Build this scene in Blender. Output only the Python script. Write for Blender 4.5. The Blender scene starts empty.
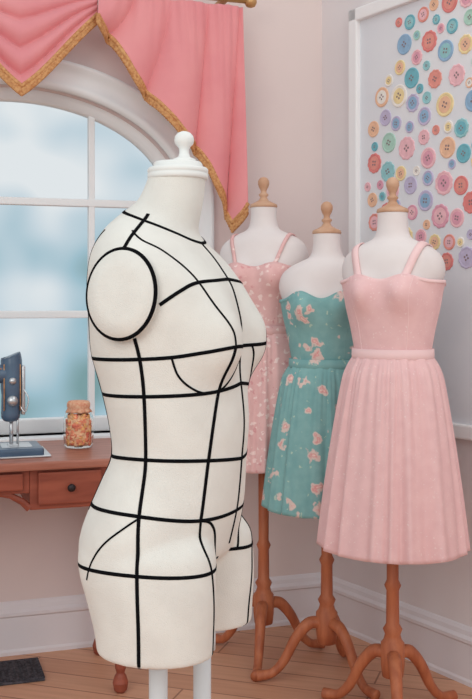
import bpy, bmesh, math, random
from mathutils import Vector, Matrix
from mathutils.bvhtree import BVHTree
random.seed(4)
scene = bpy.context.scene
try:
    scene.view_settings.view_transform = 'Standard'
    scene.view_settings.look = 'None'
except Exception: pass
CAMZ = 1.19
pi = math.pi

# ------------------------------------------------------------ materials
def lin(c):
    r = []
    for v in c:
        v = v/255.0
        r.append(v/12.92 if v <= .04045 else ((v+.055)/1.055)**2.4)
    return (r[0], r[1], r[2], 1.0)

def mat(name, rgb, rough=.7, metal=0.0, rgb2=None, nscale=8, bump=0.0, bscale=200, sheen=0.0, stretch=None, spec=0.3):
    m = bpy.data.materials.new(name); m.use_nodes = True
    nt = m.node_tree; b = nt.nodes['Principled BSDF']
    b.inputs['Roughness'].default_value = rough
    b.inputs['Metallic'].default_value = metal
    b.inputs['Specular IOR Level'].default_value = spec
    if sheen: b.inputs['Sheen Weight'].default_value = sheen
    tc = nt.nodes.new('ShaderNodeTexCoord')
    n = nt.nodes.new('ShaderNodeTexNoise'); n.inputs['Scale'].default_value = nscale
    n.inputs['Detail'].default_value = 4
    mp = nt.nodes.new('ShaderNodeMapping')
    if stretch: mp.inputs['Scale'].default_value = stretch
    nt.links.new(tc.outputs['Object'], mp.inputs['Vector'])
    nt.links.new(mp.outputs['Vector'], n.inputs['Vector'])
    cr = nt.nodes.new('ShaderNodeValToRGB')
    cr.color_ramp.elements[0].position = .35; cr.color_ramp.elements[1].position = .65
    cr.color_ramp.elements[0].color = lin(rgb)
    cr.color_ramp.elements[1].color = lin(rgb2 if rgb2 else rgb)
    nt.links.new(n.outputs['Fac'], cr.inputs['Fac'])
    nt.links.new(cr.outputs['Color'], b.inputs['Base Color'])
    if bump:
        n2 = nt.nodes.new('ShaderNodeTexNoise'); n2.inputs['Scale'].default_value = bscale
        nt.links.new(tc.outputs['Object'], n2.inputs['Vector'])
        bp = nt.nodes.new('ShaderNodeBump'); bp.inputs['Strength'].default_value = bump
        bp.inputs['Distance'].default_value = .002
        nt.links.new(n2.outputs['Fac'], bp.inputs['Height'])
        nt.links.new(bp.outputs['Normal'], b.inputs['Normal'])
    return m

def floral(name, base, cols, scale, base2=None, soft=.06, fac=.9):
    m = mat(name, base, .85, rgb2=base2 or base, nscale=30)
    nt = m.node_tree; b = nt.nodes['Principled BSDF']
    tc = [n for n in nt.nodes if n.type == 'TEX_COORD'][0]
    cr = [n for n in nt.nodes if n.type == 'VALTORGB'][0]
    nz = nt.nodes.new('ShaderNodeTexNoise'); nz.inputs['Scale'].default_value = scale*2.2
    nt.links.new(tc.outputs['Object'], nz.inputs['Vector'])
    ad = nt.nodes.new('ShaderNodeVectorMath'); ad.operation = 'MULTIPLY_ADD'
    ad.inputs[1].default_value = (.9/scale,)*3
    nt.links.new(nz.outputs['Color'], ad.inputs[0]); nt.links.new(tc.outputs['Object'], ad.inputs[2])
    prev = cr.outputs['Color']
    vs = {}
    for i, (c, sc, th) in enumerate(cols):
        if sc not in vs:
            v = nt.nodes.new('ShaderNodeTexVoronoi'); v.inputs['Scale'].default_value = sc
            v.inputs['Randomness'].default_value = .8
            nt.links.new(ad.outputs[0], v.inputs['Vector']); vs[sc] = v
        v = vs[sc]
        r = nt.nodes.new('ShaderNodeMapRange')
        r.inputs['From Min'].default_value = th; r.inputs['From Max'].default_value = th+soft
        r.inputs['To Min'].default_value = fac; r.inputs['To Max'].default_value = 0
        nt.links.new(v.outputs['Distance'], r.inputs['Value'])
        mx = nt.nodes.new('ShaderNodeMixRGB'); mx.inputs['Color2'].default_value = lin(c)
        nt.links.new(r.outputs['Result'], mx.inputs['Fac']); nt.links.new(prev, mx.inputs['Color1'])
        prev = mx.outputs['Color']
    nt.links.new(prev, b.inputs['Base Color'])
    return m

M_canvas = mat('canvas_white', (232,229,222), .95, rgb2=(225,221,214), nscale=16, bump=.6, bscale=700, spec=.1)
M_cap = mat('cap_white', (232,232,229), .5)
M_tape = mat('black_tape', (16,16,19), .95, spec=.05)
M_pole = mat('white_metal', (212,219,223), .35)
M_wallb = mat('paint_back', (225,208,204), .9, rgb2=(218,201,199), nscale=2)
M_wallr = mat('paint_right', (228,219,219), .9, rgb2=(222,212,213), nscale=2)
M_trim = mat('trim_white', (224,217,220), .55)
M_win = mat('window_white', (236,237,238), .5)
M_form = mat('form_linen', (230,221,219), .85, rgb2=(225,215,213), nscale=10)
M_wood = mat('turned_wood', (190,114,78), .45, rgb2=(166,92,62), nscale=14, stretch=(3,3,.5))
M_woodl = mat('light_wood', (206,166,138), .5, rgb2=(193,148,118), nscale=20)
M_desk = mat('desk_wood', (160,86,66), .45, rgb2=(137,70,54), nscale=9, stretch=(.6,3,4))
M_desktop = mat('desk_top', (178,118,100), .4, rgb2=(158,99,81), nscale=9, stretch=(.6,4,4))
M_pinkcur = mat('curtain_pink', (231,150,152), .65, rgb2=(224,138,143), nscale=5, sheen=.25)
M_gold = mat('gold_trim', (218,166,112), .6, rgb2=(186,122,74), nscale=120)
M_brass = mat('brass', (196,150,100), .35, metal=.5)
M_pink = floral('pink_cotton', (238,197,196), [((247,224,221), 85, .13)], 75, (233,190,190), fac=.6)
M_pinkband = mat('pink_band', (242,206,205), .8)
M_teal = floral('teal_floral', (136,180,178), [((184,206,188), 30, .14), ((234,202,192), 17, .27), ((224,152,150), 17, .14), ((240,212,202), 17, .06)], 18, (124,170,170), fac=.85)
M_pfl = floral('pink_floral', (230,186,183), [((244,220,215), 40, .26), ((214,150,152), 30, .16)], 36, (224,177,175), fac=.8)
M_mat = mat('woven_mat', (84,80,86), .9, rgb2=(48,46,52), nscale=70)
M_blue = mat('machine_enamel', (82,104,128), .3, rgb2=(62,84,108), nscale=6, spec=.6)
M_chrome = mat('chrome', (200,202,205), .3, metal=.8)
M_board = mat('board_white', (228,227,229), .7, rgb2=(220,220,225), nscale=3)
M_frame = mat('frame_white', (240,237,237), .5)

def floor_mat():
    m = bpy.data.materials.new('wood_planks'); m.use_nodes = True
    nt = m.node_tree; b = nt.nodes['Principled BSDF']; b.inputs['Roughness'].default_value = .5
    tc = nt.nodes.new('ShaderNodeTexCoord'); mp = nt.nodes.new('ShaderNodeMapping')
    mp.inputs['Rotation'].default_value = (0, 0, math.radians(18))
    nt.links.new(tc.outputs['Object'], mp.inputs['Vector'])
    br = nt.nodes.new('ShaderNodeTexBrick')
    br.inputs['Color1'].default_value = lin((222,170,138)); br.inputs['Color2'].default_value = lin((209,155,124))
    br.inputs['Mortar'].default_value = lin((160,108,84)); br.inputs['Scale'].default_value = 1
    br.inputs['Brick Width'].default_value = 1.1; br.inputs['Row Height'].default_value = .11
    br.inputs['Mortar Size'].default_value = .003
    nt.links.new(mp.outputs['Vector'], br.inputs['Vector'])
    mp2 = nt.nodes.new('ShaderNodeMapping'); mp2.inputs['Scale'].default_value = (2, 25, 1)
    nt.links.new(mp.outputs['Vector'], mp2.inputs['Vector'])
    n = nt.nodes.new('ShaderNodeTexNoise'); n.inputs['Scale'].default_value = 2; n.inputs['Detail'].default_value = 5
    nt.links.new(mp2.outputs['Vector'], n.inputs['Vector'])
    mx = nt.nodes.new('ShaderNodeMixRGB'); mx.blend_type = 'MULTIPLY'; mx.inputs['Fac'].default_value = .35
    cr = nt.nodes.new('ShaderNodeValToRGB')
    cr.color_ramp.elements[0].position = .3; cr.color_ramp.elements[0].color = (.6,.5,.45,1)
    cr.color_ramp.elements[1].position = .7
    nt.links.new(n.outputs['Fac'], cr.inputs['Fac'])
    nt.links.new(br.outputs['Color'], mx.inputs['Color1']); nt.links.new(cr.outputs['Color'], mx.inputs['Color2'])
    nt.links.new(mx.outputs['Color'], b.inputs['Base Color'])
    return m
M_floor = floor_mat()
M_glass = bpy.data.materials.new('jar_glass'); M_glass.use_nodes = True
_b = M_glass.node_tree.nodes['Principled BSDF']; _b.inputs['Transmission Weight'].default_value = 1
_b.inputs['Roughness'].default_value = .03; _b.inputs['IOR'].default_value = 1.08
_b.inputs['Base Color'].default_value = (1,.97,.94,1)

# ------------------------------------------------------------ mesh helpers
def group(name, loc=(0,0,0), rz=0):
    e = bpy.data.objects.new(name, None); e.empty_display_size = .1
    e.location = loc; e.rotation_euler = (0,0,rz)
    scene.collection.objects.link(e); return e

def mk(name, verts, faces, m, parent=None, smooth=True, idx=None):
    me = bpy.data.meshes.new(name); me.from_pydata([tuple(v) for v in verts], [], faces); me.update()
    bm = bmesh.new(); bm.from_mesh(me)
    bmesh.ops.recalc_face_normals(bm, faces=bm.faces); bm.to_mesh(me); bm.free()
    o = bpy.data.objects.new(name, me); scene.collection.objects.link(o)
    for mm in (m if isinstance(m, (list, tuple)) else [m]): me.materials.append(mm)
    if idx: me.polygons.foreach_set('material_index', idx)
    if smooth: me.polygons.foreach_set('use_smooth', [True]*len(me.polygons))
    if parent: o.parent = parent
    return o

def grid(rows, closed=True, cap=True):
    n = len(rows[0]); V = [p for r in rows for p in r]; F = []
    for i in range(len(rows)-1):
        for j in range(n if closed else n-1):
            k = (j+1) % n
            F.append((i*n+j, i*n+k, (i+1)*n+k, (i+1)*n+j))
    if cap and closed:
        F.append(tuple(range(n))); F.append(tuple((len(rows)-1)*n+j for j in reversed(range(n))))
    return V, F

def lathe(prof, c=(0,0,0), n=32):
    rows = [[Vector((c[0]+r*math.cos(2*pi*j/n), c[1]+r*math.sin(2*pi*j/n), c[2]+z)) for j in range(n)] for r, z in prof]
    return grid(rows)

def sweep(pts, rad, n=10, flat=1.0):
    pts = [Vector(p) for p in pts]; rows = []
    up = Vector((0,0,1)); prev = None
    for i, p in enumerate(pts):
        t = (pts[min(i+1, len(pts)-1)]-pts[max(i-1, 0)]).normalized()
        if prev is None:
            a = up if abs(t.dot(up)) < .95 else Vector((1,0,0))
            s = t.cross(a).normalized()
        else:
            s = (prev-t*prev.dot(t)).normalized()
        prev = s; w = t.cross(s)
        r = rad[i] if isinstance(rad, (list, tuple)) else rad
        rows.append([p+s*(r*math.cos(2*pi*j/n))+w*(r*flat*math.sin(2*pi*j/n)) for j in range(n)])
    return grid(rows)

def cat(ctrl, n=8):
    P = [list(p) for p in ctrl]; out = []
    for i in range(len(P)-1):
        p0 = P[max(i-1,0)]; p1 = P[i]; p2 = P[i+1]; p3 = P[min(i+2, len(P)-1)]
        for k in range(n):
            t = k/n
            out.append([.5*((2*b)+(-a+c)*t+(2*a-5*b+4*c-d)*t*t+(-a+3*b-3*c+d)*t**3) for a,b,c,d in zip(p0,p1,p2,p3)])
    out.append(P[-1]); return out

def interp(tab, x):
    if x <= tab[0][0]: return list(tab[0][1:])
    for a, b in zip(tab, tab[1:]):
        if x <= b[0]:
            t = (x-a[0])/(b[0]-a[0]); return [p+(q-p)*t for p, q in zip(a[1:], b[1:])]
    return list(tab[-1][1:])

class Acc:
    def __init__(s): s.V=[]; s.F=[]; s.I=[]
    def add(s, VF, mi=0):
        o = len(s.V); s.V += [Vector(v) for v in VF[0]]; s.F += [tuple(i+o for i in f) for f in VF[1]]; s.I += [mi]*len(VF[1])

def box(x0,x1,y0,y1,z0,z1,bev=.004):
    bm = bmesh.new(); bmesh.ops.create_cube(bm, size=1)
    for v in bm.verts:
        v.co = Vector(((x0+x1)/2+v.co.x*(x1-x0), (y0+y1)/2+v.co.y*(y1-y0), (z0+z1)/2+v.co.z*(z1-z0)))
    if bev: bmesh.ops.bevel(bm, geom=bm.edges[:], offset=bev, segments=2, affect='EDGES', profile=.6)
    bm.verts.ensure_lookup_table(); bm.verts.index_update()
    VF = ([v.co.copy() for v in bm.verts], [tuple(v.index for v in f.verts) for f in bm.faces]); bm.free(); return VF

def mapped(VF, fn): return ([fn(v) for v in VF[0]], VF[1])

def ribbon(pts, nrm, w, th, closed=False):
    n = len(pts); rows = []
    for i in range(n):
        a = pts[(i-1) % n] if closed else pts[max(i-1,0)]
        b = pts[(i+1) % n] if closed else pts[min(i+1,n-1)]
        t = (b-a).normalized(); nn = nrm[i]; s = nn.cross(t).normalized(); nn = t.cross(s).normalized()
        if nn.dot(nrm[i]) < 0: nn = -nn
        p = pts[i]
        rows.append([p-s*w/2-nn*.001, p-s*w/2+nn*th*.85, p+nn*th, p+s*w/2+nn*th*.85, p+s*w/2-nn*.001])
    if closed: rows.append(rows[0])
    return grid(rows, True, not closed)

# ------------------------------------------------------------ draping mannequin (main subject)
PHI = math.radians(20); cP, sP = math.cos(PHI), math.sin(PHI)
man = group('draping_mannequin', (-.0986, 1.76, 0), -PHI)
def L(f, l, z): return Vector((f, -l, CAMZ+z))       # body frame: forward, lateral, height
# z, tilt, back, front (side extents), half width, squareness
T = [(.222,0,-.054,.046,.050,2),(.18,.15,-.067,.041,.053,2),(.135,.42,-.083,.032,.063,2),(.114,.33,-.108,.044,.094,2.1),
 (.092,.22,-.132,.066,.130,2.2),(.062,.1,-.147,.086,.156,2.35),(.02,0,-.153,.104,.160,2.35),(-.03,0,-.153,.110,.156,2.2),
 (-.07,0,-.154,.106,.152,2.1),(-.10,0,-.150,.106,.148,2.1),(-.15,0,-.137,.117,.143,2),(-.21,0,-.123,.122,.137,2),
 (-.268,0,-.117,.118,.134,2),(-.31,0,-.134,.116,.146,2),(-.355,0,-.154,.113,.163,2),(-.40,0,-.170,.105,.174,2),
 (-.435,0,-.172,.095,.172,2),(-.455,0,-.150,.075,.150,2)]
rows = []
for (z0, ti, xb, xf, b, n) in cat(T, 7):
    h = (xf-xb)/2; c = (xf+xb)/2/cP; a = math.sqrt(max(h*h-(b*sP)**2, 1e-5))/cP
    row = []
    for j in range(120):
        th = 2*pi*j/120; cs, sn = math.cos(th), math.sin(th)
        f = c+a*math.copysign(abs(cs)**(2/n), cs); l = b*math.copysign(abs(sn)**(2/n), sn)
        z = z0-ti*(f+.0)
        if cs > 0:
            for sg in (1,-1):
                dz = z+.078; sz = .075 if dz > 0 else .050
                q = ((l-sg*.078)/.058)**2+(dz/sz)**2
                f += .049*math.exp(-q**1.2)*min(1, cs*2.5)
        if cs < 0 and z < -.3:   # seat cleft
            f += .012*math.exp(-(l/.02)**2-((z+.43)/.06)**2)
        row.append(L(f, l, z))
    rows.append(row)
acc = Acc(); acc.add(grid(rows))
LG = [(-.39,-.02,.098,.070,.086),(-.42,-.022,.119,.086,.090),(-.455,-.020,.120,.087,.094),(-.50,-.012,.113,.086,.096),
      (-.55,-.006,.104,.084,.096),(-.589,-.004,.100,.082,.096)]
for sg in (1,-1):
    acc.add(grid([[L(fc+sf*math.cos(2*pi*j/72), sg*lc+sl*math.sin(2*pi*j/72), z) for j in range(72)] for (z,fc,sf,sl,lc) in cat(LG,6)]))
tmp = mk('tmp_body', acc.V, acc.F, M_canvas)
md = tmp.modifiers.new('r','REMESH'); md.mode='VOXEL'; md.voxel_size=.0045
ms = tmp.modifiers.new('s','SMOOTH'); ms.factor=.6; ms.iterations=8
dg = bpy.context.evaluated_depsgraph_get(); me = bpy.data.meshes.new_from_object(tmp.evaluated_get(dg))
bpy.data.objects.remove(tmp)
me.name = 'body'; body = bpy.data.objects.new('body', me); scene.collection.objects.link(body); body.parent = man
me.materials.clear(); me.materials.append(M_canvas)
me.polygons.foreach_set('use_smooth', [True]*len(me.polygons))
bmb = bmesh.new(); bmb.from_mesh(me); BV = BVHTree.FromBMesh(bmb)

def surf(th, z):
    th = math.radians(th); R = .6; f0 = -.02
    o = L(f0+R*math.cos(th), R*math.sin(th), z); d = (L(f0,0,z)-o).normalized()
    h = BV.ray_cast(o, d)
    return (h[0], h[1]) if h[0] else None
def smoothv(A, closed, it=2):
    for _ in range(it):
        B = [v.copy() for v in A]; n = len(A)
        for i in range(n):
            if closed: B[i] = (A[i-1]+A[i]*2+A[(i+1)%n])/4
            elif 0 < i < n-1: B[i] = (A[i-1]+A[i]*2+A[i+1])/4
        A = B
    return A
tapes = Acc()
def tape(ctrl, w=.0060, closed=False, n=10, both=False, three=False):
    for sg in ((1,-1) if both else (1,)):
        P=[]; N=[]
        for c in cat(ctrl, n):
            if three:
                h = BV.find_nearest(L(c[0], sg*c[1], c[2])); r = (h[0], h[1])
            else: r = surf(sg*c[0], c[1])
            if r: P.append(r[0]); N.append(r[1])
        if closed: P = P[:-1]; N = N[:-1]
        N = [v.normalized() for v in smoothv(N, closed, 6)]; P = smoothv(P, closed, 1)
        tapes.add(ribbon(P, N, w, .0011, closed))
def ringz(tab, **k):
    full = [(a, z) for a, z in tab]+[(360-a, z) for a, z in reversed(tab[:-1])]
    tape(full, closed=True, n=14, **k)
ringz([(0,-.079),(14,-.078),(27,-.077),(45,-.085),(65,-.093),(90,-.097),(120,-.099),(150,-.1),(180,-.1)])
ringz([(0,-.143),(20,-.148),(45,-.154),(90,-.158),(135,-.161),(180,-.162)])
ringz([(0,-.272),(45,-.264),(90,-.262),(135,-.268),(180,-.272)])
ringz([(0,-.362),(45,-.362),(90,-.348),(135,-.349),(180,-.352)])
# neck seam
ringz([(0,.099),(30,.103),(60,.115),(90,.130),(120,.145),(150,.155),(180,.159)])
# low hip, interrupted at the crotch
tape([(16,-.438),(25,-.442),(45,-.445),(90,-.440),(130,-.444),(165,-.452),(172,-.452)], both=True)
# centre front / centre back
tape([(0,.099),(0,.05),(0,0),(0,-.076),(0,-.15),(0,-.268),(0,-.36),(0,-.42)])
tape([(180,.159),(180,.1),(180,0),(180,-.15),(180,-.27),(180,-.36),(180,-.42)])
# side seam
tape([(88,-.062),(85,-.1),(83,-.16),(83,-.268),(84,-.35),(83,-.44),(82,-.52),(82,-.588)], both=True)
# princess: apex downward
tape([(27,-.076),(29,-.11),(31,-.15),(36,-.21),(39,-.268),(43,-.33),(45,-.36)], both=True)
tape([(45,-.36),(45,-.40),(40,-.445),(38,-.50),(37,-.55),(37,-.588)], w=.0045, both=True)
# princess: shoulder to apex (narrow)
tape([(100,.116),(88,.099),(70,.079),(50,.040),(37,-.012),(29,-.05),(27,-.076)], w=.0034, both=True)
# chest line
tape([(72,-.008),(60,.014),(48,.028),(25,.033),(0,.036)], both=True)
# under bust arc
tape([(65,-.093),(61,-.122),(53,-.142),(42,-.153),(28,-.147),(18,-.122),(13,-.09),(11,-.078)], w=.0036, both=True)
# seat curve and groin curve
tape([(83,-.350),(92,-.368),(103,-.394),(111,-.424),(116,-.460)], w=.0032, both=True)
tape([(45,-.362),(37,-.368),(31,-.385),(28,-.41),(27,-.44)], w=.0045, both=True)
# back princess
tape([(130,.12),(138,.05),(140,-.1),(145,-.268),(140,-.36)], both=True)
# shoulder seam
tape([(-.032,.062,.146),(-.034,.10,.121),(-.036,.135,.096),(-.038,.152,.082)], three=True, both=True)
mk('style_tape', tapes.V, tapes.F, M_tape, man)
# arm plates
for sg, nm in ((1,'arm_plate_near'),(-1,'arm_plate_far')):
    fc, zc = -.034, .010
    rows = []
    for (s, l) in [(.9,.10),(1.0,.12),(1.0,.163),(.97,.167),(.6,.1695),(.2,.1705)]:
        rows.append([L(fc+s*.0605*math.cos(2*pi*j/64), sg*(l-.10*(.0725*s*math.sin(2*pi*j/64))*1.0), zc+s*.0725*math.sin(2*pi*j/64)) for j in range(64)])
    mk(nm, *grid(rows), M_canvas, man)
    P=[]; N=[]
    for j in range(64):
        a = 2*pi*j/64; P.append(L(fc+.0612*math.cos(a), sg*(.163-.1*.0725*math.sin(a)), zc+.0732*math.sin(a)))
        N.append(Vector((math.cos(a), -sg*1.1, math.sin(a))).normalized())
    mk(nm+'_piping', *ribbon(P, N, .0065, .002, True), M_tape, man)
# neck cap and knob
NC = L(-.004, 0, 0)
mk('neck_cap', *lathe([(.02,.212),(.0515,.212),(.0535,.215),(.0535,.221),(.0520,.2225),(.0535,.224),(.0535,.229),(.051,.232),(.043,.233),(.043,.239),(.041,.242),(.01,.243)], NC, 48), M_cap, man)
mk('neck_knob', *lathe([(.014,.24),(.020,.243),(.020,.247),(.011,.251),(.0085,.258),(.0085,.264),(.011,.269),(.016,.274),(.0175,.281),(.016,.288),(.011,.2935),(.005,.296),(.001,.2965)], L(.008,0,0), 32), M_cap, man)
# stand
st = Acc()
for f, l in ((-.01,.07),(.03,-.03)):
    st.add(lathe([(.016,.035),(.016,.60-.0),(.013,.61)], L(f,l,-CAMZ), 24))
    st.add(lathe([(.022,.035),(.022,.06),(.016,.07)], L(f,l,-CAMZ), 24))
    st.add(lathe([(.024,.57),(.024,.604),(.016,.61)], L(f,l,-CAMZ), 24))
st.add(lathe([(.05,.0),(.20,.0),(.205,.008),(.20,.022),(.12,.032),(.03,.04)], L(.01,.02,-CAMZ), 48))
mk('stand', st.V, st.F, M_pole, man)

# ------------------------------------------------------------ room
C = Vector((.32, 3.72, 0)); bu = Vector((-.949,-.316,0)); bd = Vector((.316,-.949,0))
ru = Vector((.545,-.838,0)); rd = Vector((-.838,-.545,0))
def W(u,z,d=0): return C+bu*u+bd*d+Vector((0,0,z+CAMZ))
def R(t,z,d=0): return C+ru*t+rd*d+Vector((0,0,z+CAMZ))
ZT = 1.5; ZB = -CAMZ
mk('floor', [(-3.2,-1.2,0),(2.6,-1.2,0),(2.6,4.3,0),(-3.2,4.3,0),(-3.2,-1.2,-.05),(2.6,-1.2,-.05),(2.6,4.3,-.05),(-3.2,4.3,-.05)],
   [(0,1,2,3),(7,6,5,4),(0,4,5,1),(1,5,6,2),(2,6,7,3),(3,7,4,0)], M_floor, smooth=False)
UC, HW, SP, RI, SB = 1.12, .59, .34, .385, -.46
def outline(off=0, bot=SB, n=48):
    pts = [(UC-HW-off, bot)]
    for k in range(n+1):
        a = pi*k/n; pts.append((UC-(HW+off)*math.cos(a), SP+(RI+off)*math.sin(a)))
    pts.append((UC+HW+off, bot)); return pts
wl = Acc(); OL = outline()
for d in (0,-.14):
    def q(a,b,c,e): wl.add(([W(*p,d) for p in (a,b,c,e)], [(0,1,2,3)]))
    q((-.15 if d else 0,ZB),(UC-HW,ZB),(UC-HW,ZT),(-.15 if d else 0,ZT)); q((UC+HW,ZB),(3.4,ZB),(3.4,ZT),(UC+HW,ZT))
    q((UC-HW,ZB),(UC+HW,ZB),(UC+HW,SB),(UC-HW,SB))
    A = OL[1:-1]
    for p0, p1 in zip(A, A[1:]): q(p0, p1, (p1[0],ZT), (p0[0],ZT))
lo = OL+[OL[0]]
for p0, p1 in zip(lo, lo[1:]):
    wl.add(([W(*p0,0),W(*p1,0),W(*p1,-.14),W(*p0,-.14)], [(0,1,2,3)]))
wl.add(([W(0,ZT),W(3.4,ZT),W(3.4,ZT,-.14),W(-.15,ZT,-.14)],[(0,1,2,3)]))
mk('wall_back', wl.V, wl.F, M_wallb, smooth=False)
wr = mapped(box(0,2.6,-.12,0,ZB,ZT,0), lambda v: R(v.x, v.z, v.y))
mk('wall_right', *wr, M_wallr, smooth=False)
PR = [(0,0),(.018,0),(.018,.012),(.014,.02),(.014,.125),(.020,.132),(.020,.142),(.012,.152),(.010,.165),(.004,.175),(0,.178)]
def bb(name, fn, a, b):
    mk(name, *grid([[fn(t, ZB+z, d) for d, z in PR] for t in (a,b)]), M_trim, smooth=False)
bb('baseboard_back', W, .006, 3.4); bb('baseboard_right', R, .006, 2.6)
# window
win = group('window_1', W(UC, 0, 0)); wo = Vector(win.location)
def loops(L4):
    return grid([[W(u,z,d)-wo for (u,z) in outline(off, bot)] for off, d, bot in L4], closed=False, cap=False)
mk('casing', *loops([(-.0,-.01,SB),(0,.02,SB),(.02,.028,SB),(.03,.02,SB),(.075,.02,SB),(.085,.034,SB),(.10,.034,SB),(.10,0,SB)]), M_win, win)
mk('sash', *loops([(0,-.05,SB),(-.035,-.05,SB),(-.042,-.07,SB),(-.042,-.09,SB),(0,-.1,SB)]), M_win, win)
mu = Acc()
def wb(u0,u1,z0,z1,d0,d1,bev=.004): mu.add(mapped(box(u0,u1,d0,d1,z0,z1,bev), lambda v: W(v.x,v.z,v.y)-wo))
for du in (-.27,.27): wb(UC+du-.011,UC+du+.011,SB,SP+RI*math.sqrt(1-(du/HW)**2),-.09,-.06)
for z in (SP,-.05): wb(UC-HW,UC+HW,z-.013,z+.013,-.088,-.058)
wb(UC-HW,UC+HW,SB,SB+.05,-.1,-.05)
wb(UC-HW-.13,UC+HW+.13,SB-.03,SB,-.14,.06,.008)
wb(UC-HW-.10,UC+HW+.10,SB-.09,SB-.03,0,.02,.004)
mk('mullions_and_sill', mu.V, mu.F, M_win, win, smooth=False)

# curtain
cur = group('pink_curtain_valance', W(.9, 0, .12)); co = Vector(cur.location)
def cgrid(fn, ns, nv): return grid([[fn(j/ns, i/nv)-co for j in range(ns+1)] for i in range(nv+1)], closed=False, cap=False)
BT = [(0,.872,.95),(.1,.83,.885),(.2,.77,.81),(.35,.688,.68),(.45,.61,.62),(.55,.543,.545),(.68,.48,.46),(.80,.43,.37),(.9,.397,.255),(1,.350,.34)]
def fold(x):
    return 1-2*abs(math.sin(x/2))**.75
def casc(s, v, mir=False):
    ub, zb = interp(BT, s); ut = .86+(.355-.86)*(s**.9)
    u = ut+(ub-ut)*v; z = 1.02+(zb-1.02)*v
    amp = .010+.018*v
    ph = 2*pi*(4.2*s+.5*v+.12*math.sin(5*s))
    d = .135-amp*fold(ph)+.3*amp*math.sin(.43*ph+1.3)
    d += .003*math.sin(2*pi*14*s)*(1-v)**2
    z += .010*v*math.sin(ph+1.2)
    if mir: u = 2*UC-u
    return W(u, z, d)
def swag(s, v):
    u = .865+(1.375-.865)*s; k = 1-abs(2*s-1); ks = math.sin(pi*s)
    drop = .07+.27*(.75*k**.9+.25*ks**2)
    z = 1.02-drop*v
    d = .13+.045*ks*v-(.004+.012*ks)*fold(2*pi*(3.6*v)+1.0*math.cos(2*pi*s))*min(1,v*3)
    return W(u, z, d)
for nm, fn in (('swag', swag), ('cascade_right', lambda s,v: casc(s,v)), ('cascade_left', lambda s,v: casc(s,v,True))):
    o = mk(nm, *cgrid(fn, 180, 70), M_pinkcur, cur)
    sm = o.modifiers.new('t','SOLIDIFY'); sm.thickness = .002
    pts = [fn(j/110, .995)-co for j in range(111)]
    tr = Acc(); tr.add(sweep(pts, .0075, 8))
    for j in range(0,130):
        p = fn(j/130, 1.0)-co
        tr.add(lathe([(.001,.0),(.004,-.005),(.0065,-.012),(.0045,-.017),(.0065,-.026),(.005,-.030),(.001,-.031)], p, 6))
    mk(nm+'_trim', tr.V, tr.F, M_gold, cur)
rod = Acc(); rod.add(sweep([W(.335,1.045,.125)-co, W(1.95,1.045,.125)-co], .010, 16))
mk('rod', rod.V, rod.F, M_brass, cur)
mk('rod_finial', *lathe([(.006,-.022),(.016,-.018),(.022,-.006),(.021,.008),(.013,.019),(.006,.024),(.001,.027)], W(.325,1.045,.125)-co, 20), M_brass, cur)
brk = Acc()
for u in (.42, 1.82): brk.add(mapped(box(u-.012,u+.012,0,.13,1.035,1.05,.003), lambda v: W(v.x,v.z,v.y)-co))
mk('brackets', brk.V, brk.F, M_brass, cur)

# framed buttons
art = group('button_collage_frame', R(.8, .3, 0)); ao = Vector(art.location)
def rb(t0,t1,z0,z1,d0,d1,bev=.004): return mapped(box(t0,t1,d0,d1,z0,z1,bev), lambda v: R(v.x,v.z,v.y)-ao)
t0,t1,z0,z1 = .19,1.5,-.43,1.025
mk('board', *rb(t0+.02,t1-.02,z0+.02,z1-.02,.002,.014), M_board, art, smooth=False)
fr = Acc()
for a in ((t0,t0+.045,z0,z1),(t1-.045,t1,z0,z1),(t0,t1,z0,z0+.045),(t0,t1,z1-.045,z1)):
    fr.add(rb(a[0],a[1],a[2],a[3],.0,.032,.006))
mk('frame', fr.V, fr.F, M_frame, art, smooth=False)
cols = [(230,152,140),(238,190,158),(152,200,204),(240,216,164),(240,188,194),(148,180,208),(240,232,224),(176,210,194),(226,162,178),(196,186,212),(226,134,130),(118,182,194)]
FM = [mat('button_%d' % i, c, .6, rgb2=tuple(int(v*.95) for v in c), nscale=60) for i, c in enumerate(cols)]
FM.append(mat('button_hole', (140,120,122), .8))
pairs = {0:4,1:6,2:11,3:1,4:8,5:2,6:3,7:2,8:4,9:5,10:0,11:2}
fl = Acc(); placed = []
def button(t, z, r, ci, cj):
    n = 30; scal = random.random() < .35; ph = random.random()*6; H = len(cols)
    def ring(s, h, cx=0, cz=0, k=0, n=n):
        return [R(t+cx+r*s*(1+k*math.cos(10*2*pi*j/n+ph))*math.cos(2*pi*j/n), z+cz+r*s*(1+k*math.cos(10*2*pi*j/n+ph))*math.sin(2*pi*j/n), .014+h)-ao for j in range(n)]
    k = .05 if scal else 0
    fl.add(grid([ring(1,0,k=k),ring(1,.002,k=k),ring(.95,.0032,k=k),ring(.82,.0032,k=k*.5),ring(.78,.0024)]), ci)
    if random.random() < .6:
        fl.add(grid([ring(.70,.0022),ring(.69,.0029)]), cj)
    a0 = random.random()*3
    for q in range(4):
        a = a0+pi/2*q; cx, cz = .22*r*math.cos(a), .22*r*math.sin(a)
        fl.add(grid([ring(.10,.0022,cx,cz,n=10),ring(.10,.0034,cx,cz,n=10)]), H)
tries = 0
while len(placed) < 215 and tries < 40000:
    tries += 1
    t = random.uniform(.27, 1.42); z = random.uniform(.12, .955)
    r = random.choice((.038,.034,.030,.025)) if tries < 900 else random.choice((.016,.020,.024,.028))
    lim = .42-.17*min(1,max(0,(.85-z)/.3))+(.0 if z > .35 else (.35-z)*.6)
    if t < lim+random.random()*.06: continue
    if any((t-a)**2+(z-b)**2 < (r+c+.005)**2 for a,b,c in placed): continue
    placed.append((t,z,r))
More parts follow.
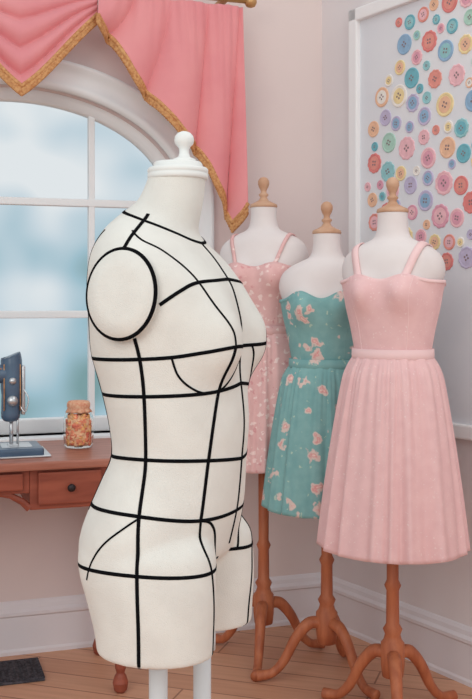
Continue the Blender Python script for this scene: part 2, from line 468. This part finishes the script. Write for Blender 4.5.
for i,(t,z,r) in enumerate(placed):
    a = random.randrange(12); button(t,z,r,a,pairs[a])
mk('buttons', fl.V, fl.F, FM, art, idx=fl.I, smooth=False)

# ------------------------------------------------------------ desk, sewing machine, jar
DR = math.atan2(.316,.949)
desk = group('sewing_desk', (-.30,3.01,0), DR)
dk = Acc()
dk.add(box(-1.25,.02,-.02,.43,.695,.72,.006), 1)
dk.add(box(-.315,0,.012,.41,.575,.695,.004)); dk.add(box(-1.22,-.315,.012,.41,.625,.695,.004))
for a,b,c in ((-.292,-.105,.59),(-.575,-.335,.636),(-.84,-.60,.636)):
    dk.add(box(a,b,-.002,.014,c,.686,.005))
dk.add(sweep([(-.315,.02,.58),(-.335,.02,.60),(-.37,.02,.62),(-.42,.02,.628)], [.012,.011,.009,.005], 8))
for x,y in ((-.04,.04),(-.04,.38),(-1.2,.04),(-1.2,.38)):
    dk.add(lathe([(.012,0),(.02,.008),(.024,.03),(.018,.05),(.012,.06),(.017,.075),(.018,.25),(.023,.42),(.024,.5),(.019,.52),(.026,.54),(.026,.58)], (x,y,0), 20))
mk('desk_body', dk.V, dk.F, [M_desk, M_desktop], desk, smooth=False, idx=dk.I)
kn = Acc()
for x,z in ((-.198,.64),(-.455,.66),(-.72,.66)):
    kn.add(mapped(lathe([(.004,0),(.005,.010),(.011,.016),(.012,.022),(.007,.027),(.001,.028)], (0,0,0), 16), lambda v: Vector((x+v.x, -v.z, z+v.y))))
mk('drawer_knobs', kn.V, kn.F, mat('dark_bronze',(56,48,50),.4,.5), desk)

sm_ = group('sewing_machine', tuple(Vector((-.30,3.01,.7205))+Matrix.Rotation(DR,3,'Z')@Vector((-.365,.16,0))), DR)
s = Acc()
s.add(box(-.33,.10,-.09,.09,0,.026,.006))
s.add(box(-.35,.12,-.10,.10,0,.006,.002), 1)
s.add(sweep(cat([(-.27,0,.02),(-.27,0,.10),(-.262,0,.19),(-.235,0,.238),(-.18,0,.25),(-.08,0,.245),(0,0,.245),(.03,0,.242)],5),
     [.05-.018*min(1,i/14) if i<15 else .032 for i in range(36)], 18, .9))
s.add(sweep(cat([(.01,0,.30),(.012,0,.285),(.012,0,.2),(.01,0,.125),(.01,0,.10)],4),[.02]+[.036]*3+[.038]*5+[.034]*5+[.03,.026,.018], 18, .85))
s.add(box(.040,.052,-.022,.022,.12,.27,.004),1)
s.add(lathe([(.006,.022),(.006,.12)],(.012,0,0),10),1); s.add(lathe([(.0035,.025),(.0035,.15)],(.03,-.01,0),8),1)
s.add(box(.0,.03,-.03,.012,.027,.033,.002),1); s.add(box(-.02,.07,-.05,.05,.0255,.028,.001),1)
s.add(lathe([(.004,.28),(.004,.32)],(-.05,0,0),8),1); s.add(lathe([(.016,.275),(.016,.28),(.011,.283),(.011,.31),(.016,.313),(.016,.318)],(-.16,0,0),16),1)
s.add(mapped(lathe([(.02,0),(.055,.0),(.06,.008),(.055,.018),(.02,.02)],(0,0,0),28), lambda v: Vector((-.31-v.z, v.x, .2+v.y))),1)
for zz, rr in ((.165,.016),(.225,.011)):
    s.add(mapped(lathe([(.004,0),(rr,.002),(rr,.008),(.004,.012)],(0,0,0),16), lambda v: Vector((.012+v.x,-.032-v.z,zz+v.y))),1)
s.add(sweep(cat([(.045,-.02,.20),(.06,-.03,.17),(.05,-.03,.13),(.035,-.02,.15)],6), .0022, 6),1)
s.add(sweep([(-.22,-.0325,.262),(-.02,-.0325,.262)], .0018, 6),2); s.add(sweep([(-.22,-.0325,.228),(-.03,-.0325,.228)], .0018, 6),2)
for xx in (-.012,.036): s.add(sweep([(xx,-.0265,.135),(xx,-.0285,.2),(xx,-.0265,.275)], .0016, 6),2)
mk('machine_body', s.V, s.F, [M_blue, M_chrome, M_gold], sm_, idx=s.I)

jp = Vector((-.30,3.01,0))+Matrix.Rotation(DR,3,'Z')@Vector((-.135,.235,0))
jar = group('button_jar', (jp.x,jp.y,.7205))
JS = 1.12
mk('glass', *lathe([(r*JS,z*JS) for r,z in [(.001,.001),(.034,.001),(.041,.008),(.043,.04),(.042,.085),(.036,.10),(.031,.106),(.031,.115),(.029,.115),(.029,.106),(.034,.098),(.040,.083),(.041,.04),(.039,.01),(.001,.004)]], n=32), M_glass, jar)
bd_ = Acc()
bd_.add(lathe([(.001,.008),(.034,.008),(.037,.02),(.038,.085),(.031,.103),(.001,.106)], n=28), 1)
for i in range(300):
    a = random.random()*6.28; z = .014+random.random()*.09; r = .038 if z < .088 else .033
    q = random.choice((.006,.0078))
    base = Vector((r*math.cos(a), r*math.sin(a), z)); rot = Vector((math.cos(a),math.sin(a),random.uniform(-.4,.4))).to_track_quat('Z','Y')
    bd_.add(mapped(lathe([(q*.6,-.002),(q,-.001),(q,.001),(q*.6,.002)],n=10), lambda v: base+rot@v), random.randrange(4))
mk('buttons_inside', bd_.V, bd_.F, [mat('btn_a',(236,150,120),.6),mat('btn_b',(240,196,160),.6),mat('btn_c',(220,120,100),.6),mat('btn_d',(240,184,124),.6)], jar, idx=bd_.I)
mk('cloth_lid', *grid([[Vector((JS*r*(1+w*math.sin(9*2*pi*j/72))*math.cos(2*pi*j/72), JS*r*(1+w*math.sin(9*2*pi*j/72))*math.sin(2*pi*j/72), z*JS)) for j in range(72)] for r,z,w in ((.036,.100,.09),(.034,.106,.04),(.031,.112,0),(.033,.116,0),(.033,.126,0),(.028,.132,0),(.001,.134,0))]), mat('lid_cloth',(230,186,152),.8,rgb2=(214,140,112),nscale=120), jar)

mt = Acc()
rug = group('floor_mat', (-.77,3.17,0), DR)
mt.add(box(-.16,.15,-.10,.10,.0005,.008,.003))
for i in range(16): mt.add(box(-.15+i*.0195,-.141+i*.0195,-.09,.09,.006,.011,.001))
mk('mat_weave', mt.V, mt.F, M_mat, rug, smooth=False)

# ------------------------------------------------------------ display forms with dresses
TR = [(.25,.043,.043),(.21,.044,.044),(.178,.054,.050),(.162,.085,.062),(.145,.118,.074),(.12,.143,.084),(.08,.152,.092),(.03,.137,.098),
      (-.02,.128,.100),(-.08,.114,.090),(-.15,.101,.082),(-.25,.128,.105),(-.33,.14,.115)]
def tprof(z, dz):
    return interp(sorted([(a+dz,b,c) for a,b,c in TR]), z)
def bustf(x, y, z, zb, amp=.03):
    if y < 0:
        for sg in (1,-1): y -= amp*math.exp(-((x-sg*.06)/.038)**2-((z-zb)/.045)**2)
    return y
def display_form(name, X, Y, rz, dz, hub=.16, spin=0):
    g = group(name, (X,Y,0), rz)
    rows = []
    for (z,a,b) in cat(TR, 5):
        row=[]
        for j in range(64):
            t=2*pi*j/64; x=a*math.cos(t); y=b*math.sin(t); y=bustf(x,y,z,.02)
            row.append(Vector((x,y,CAMZ+z+dz)))
        rows.append(row)
    o = mk('torso', *grid(rows), M_form, g)
    bm = bmesh.new(); bm.from_mesh(o.data); bv = BVHTree.FromBMesh(bm); bm.free()
    B = CAMZ+dz
    mk('finial', *lathe([(.001,.255),(.044,.255),(.046,.258),(.044,.266),(.03,.272),(.016,.28),(.011,.29),(.016,.296),(.016,.30),(.010,.305),(.0095,.312),(.015,.322),(.019,.333),(.0185,.344),(.012,.354),(.001,.358)], (0,0,B-.006), 28), M_woodl, g)
    w = Acc()
    zt = B-.33
    w.add(lathe([(.018,hub-.05),(.03,hub-.045),(.034,hub-.01),(.034,hub+.05),(.026,hub+.06),(.022,hub+.075),(.028,hub+.09),(.019,hub+.105),(.018,hub+.20),(.024,hub+.215),(.017,hub+.23),(.019,zt-.05),(.019,zt+.02)], (0,0,0), 24))
    for k in range(3):
        a = spin+2*pi*k/3; ca, sa = math.cos(a), math.sin(a)
        pr = cat([(.025,hub+.02,.019),(.06,hub+.015,.019),(.10,hub-.03,.017),(.135,.065,.015),(.17,.028,.014),(.205,.020,.016),(.222,.0185,.017)],5)
        w.add(sweep([(p[0]*ca,p[0]*sa,p[1]) for p in pr], [p[2] for p in pr], 12))
    mk('turned_pole_and_feet', w.V, w.F, M_wood, g)
    return g, bv
def dress(name, X, Y, rz, dz, bv, m, mband, ztop, zwaist, zhem, rhem, nf, straps, strap_w=.012, sweet=.018, seed=0, gather=.012, fa=.011):
    g = group(name, (X,Y,0), rz); rn = random.Random(seed)
    N = 300; ph = [rn.random()*6 for _ in range(6)]
    def edge(t):
        fr = max(0,-math.sin(t)); x = math.cos(t)
        return sweet*(math.exp(-((x-.45)/.28)**2)+math.exp(-((x+.45)/.28)**2))*fr - .004*max(0,math.sin(t))*6
    def bpt(t, v, off=.006):
        z=ztop+(zwaist-ztop)*v+edge(t)*(1-v)
        a,b=tprof(z,dz); a+=off; b+=off
        x=a*math.cos(t); y=b*math.sin(t); y=bustf(x,y,z,.02+dz,.034)
        return Vector((x,y,CAMZ+z))
    nb=22
    rows=[[bpt(2*pi*j/N, i/nb) for j in range(N)] for i in range(nb+1)]
    bod = mk('bodice', *grid(rows,True,False), m, g); so=bod.modifiers.new('t','SOLIDIFY'); so.thickness=.003; so.offset=1
    # raised princess and side seams on the bodice
    sa = Acc()
    for tt in (-pi/2-.62,-pi/2+.62,0,pi,pi/2-.6,pi/2+.6):
        P=[bpt(tt+.10*math.copysign(1,math.cos(tt))*0, i/16, .0085) for i in range(17)]
        sa.add(sweep(P, .0016, 6))
    mk('bodice_seams', sa.V, sa.F, mband, g)
    a0,b0=tprof(zwaist,dz); a0+=.008; b0+=.008
    def warp(t): return t+.10*math.sin(3*t+ph[1])+.07*math.sin(5*t+ph[3])+.04*math.sin(8*t+ph[4])
    rows=[]
    for i in range(49):
        v=i/48; row=[]; fl_=v**.68
        for j in range(N):
            t=2*pi*j/N; tw=warp(t)
            a=a0+(rhem-a0)*fl_+gather*math.sin(min(1,v*8)*pi/2); b=b0+(rhem*.92-b0)*fl_+gather*math.sin(min(1,v*8)*pi/2)
            w=math.sin(nf*tw+ph[0])*(.75+.4*math.sin(4*t+ph[2]))+.25*math.sin(2*nf*tw+ph[5]+2*v)
            am=(.0015+fa*v)
            fine=.0024*math.sin(3*nf*tw+ph[5])*max(0,1-v*1.5)*min(1,v*10)
            row.append(Vector(((a+am*w+fine)*math.cos(t),(b+am*w+fine)*math.sin(t),CAMZ+zwaist+(zhem-zwaist)*v+.004*v*w)))
        rows.append(row)
    sk=mk('skirt', *grid(rows,True,False), m, g); so=sk.modifiers.new('t','SOLIDIFY'); so.thickness=.002; so.offset=-1
    P=[];Nn=[]
    for j in range(96):
        t=2*pi*j/96; P.append(Vector(((a0+.003)*math.cos(t),(b0+.003)*math.sin(t),CAMZ+zwaist))); Nn.append(Vector((math.cos(t),math.sin(t),0)))
    mk('waistband', *ribbon(P,Nn,.034,.006,True), mband, g)
    P=[];Nn=[]
    for j in range(120):
        t=2*pi*j/120; p=bpt(t,0,.007); P.append(p-Vector((0,0,.004))); Nn.append(Vector((math.cos(t),math.sin(t),.1)).normalized())
    mk('neckline_binding', *ribbon(P,Nn,.010,.003,True), mband, g)
    st=Acc()
    if straps:
        for sg in (1,-1):
            P=[];Q=[]
            for c in cat([(.064*sg,-.115,ztop-dz+sweet-.012),(.078*sg,-.10,.085),(.092*sg,-.075,.13),(.098*sg,-.02,.162),(.094*sg,.04,.145),(.085*sg,.09,.09),(.075*sg,.11,ztop-dz-.03)],7):
                h=bv.find_nearest(Vector((c[0],c[1],CAMZ+dz+c[2]))); P.append(h[0]+h[1]*.003); Q.append(h[1])
            P=smoothv(P,False,2); Q=[q.normalized() for q in smoothv(Q,False,4)]
            st.add(ribbon(P,Q,strap_w,.004))
        mk('straps', st.V, st.F, mband, g)
    return g

A1=math.radians(-18)
f1,b1=display_form('dress_form', .092,3.33,A1,.058,spin=math.radians(40))
dress('pink_floral_dress', .092,3.33,A1,.058,b1,M_pfl,M_pfl,.105,-.10,-.55,.165,15,True,seed=1)
A2=math.radians(-14)
f2,b2=display_form('dress_form', .285,3.14,A2,-.042,spin=math.radians(80))
dress('teal_floral_dress', .285,3.14,A2,-.042,b2,M_teal,M_teal,.0,-.20,-.650,.184,14,False,seed=2,sweet=.03,fa=.010)
A3=math.radians(-28)
f3,b3=display_form('dress_form', .448,2.86,A3,.0,spin=math.radians(55))
dress('pink_sundress', .448,2.86,A3,.0,b3,M_pink,M_pinkband,.055,-.155,-.705,.197,17,True,seed=5,strap_w=.022,fa=.0115)

# ------------------------------------------------------------ world (blurred garden and sky) + lights
w = bpy.data.worlds.new('garden_sky'); scene.world = w; w.use_nodes = True
nt = w.node_tree; bg = nt.nodes['Background']
tc = nt.nodes.new('ShaderNodeTexCoord')
sep = nt.nodes.new('ShaderNodeSeparateXYZ'); nt.links.new(tc.outputs['Generated'], sep.inputs[0])
n1 = nt.nodes.new('ShaderNodeTexNoise'); n1.inputs['Scale'].default_value = 13; n1.inputs['Detail'].default_value = 1.2
nt.links.new(tc.outputs['Generated'], n1.inputs['Vector'])
mr = nt.nodes.new('ShaderNodeMapRange'); mr.inputs['From Min'].default_value = -.10; mr.inputs['From Max'].default_value = .17
mr.inputs['To Min'].default_value = .22; mr.inputs['To Max'].default_value = -.16
nt.links.new(sep.outputs['Z'], mr.inputs['Value'])
ad = nt.nodes.new('ShaderNodeMath'); ad.operation = 'ADD'
nt.links.new(n1.outputs['Fac'], ad.inputs[0]); nt.links.new(mr.outputs['Result'], ad.inputs[1])
cr = nt.nodes.new('ShaderNodeValToRGB'); e = cr.color_ramp.elements
e[0].position = .34; e[0].color = lin((224,230,233))
e[1].position = .84; e[1].color = lin((124,158,162))
x = e.new(.50); x.color = lin((196,212,221))
x = e.new(.66); x.color = lin((158,190,203))
nt.links.new(ad.outputs[0], cr.inputs['Fac'])
m2 = nt.nodes.new('ShaderNodeMapRange'); m2.inputs['From Min'].default_value = -.25; m2.inputs['From Max'].default_value = -.6
nt.links.new(sep.outputs['Z'], m2.inputs['Value'])
mx = nt.nodes.new('ShaderNodeMixRGB'); mx.inputs['Color2'].default_value = lin((188,174,162))
nt.links.new(m2.outputs['Result'], mx.inputs['Fac']); nt.links.new(cr.outputs['Color'], mx.inputs['Color1'])
nt.links.new(mx.outputs['Color'], bg.inputs['Color']); bg.inputs['Strength'].default_value = 1.0

def area(name, loc, tgt, size, e, col):
    l = bpy.data.lights.new(name,'AREA'); l.size = size; l.energy = e; l.color = col
    o = bpy.data.objects.new(name, l); scene.collection.objects.link(o); o.location = loc
    o.rotation_euler = (Vector(tgt)-Vector(loc)).to_track_quat('-Z','Y').to_euler()
area('softbox_key', (-1.4,-.8,2.4), (0,2.8,1.0), 2.0, 35, (1,.94,.87))
area('softbox_fill', (1.3,-.8,1.9), (.1,2.8,1.0), 1.8, 18, (1,.92,.85))
area('overhead_fill', (.9,2.2,2.9), (.4,3.0,.8), 1.0, 7, (1,.92,.85))  # added warm area light overhead, out of view

cam = bpy.data.cameras.new('camera'); co_ = bpy.data.objects.new('camera', cam); scene.collection.objects.link(co_)
cam.sensor_width = 36; cam.sensor_fit = 'AUTO'; cam.lens = 1000/699*36
co_.location = (0,0,CAMZ); co_.rotation_euler = (pi/2,0,0)
cam.shift_y = -(349.5-300)/699
scene.camera = co_
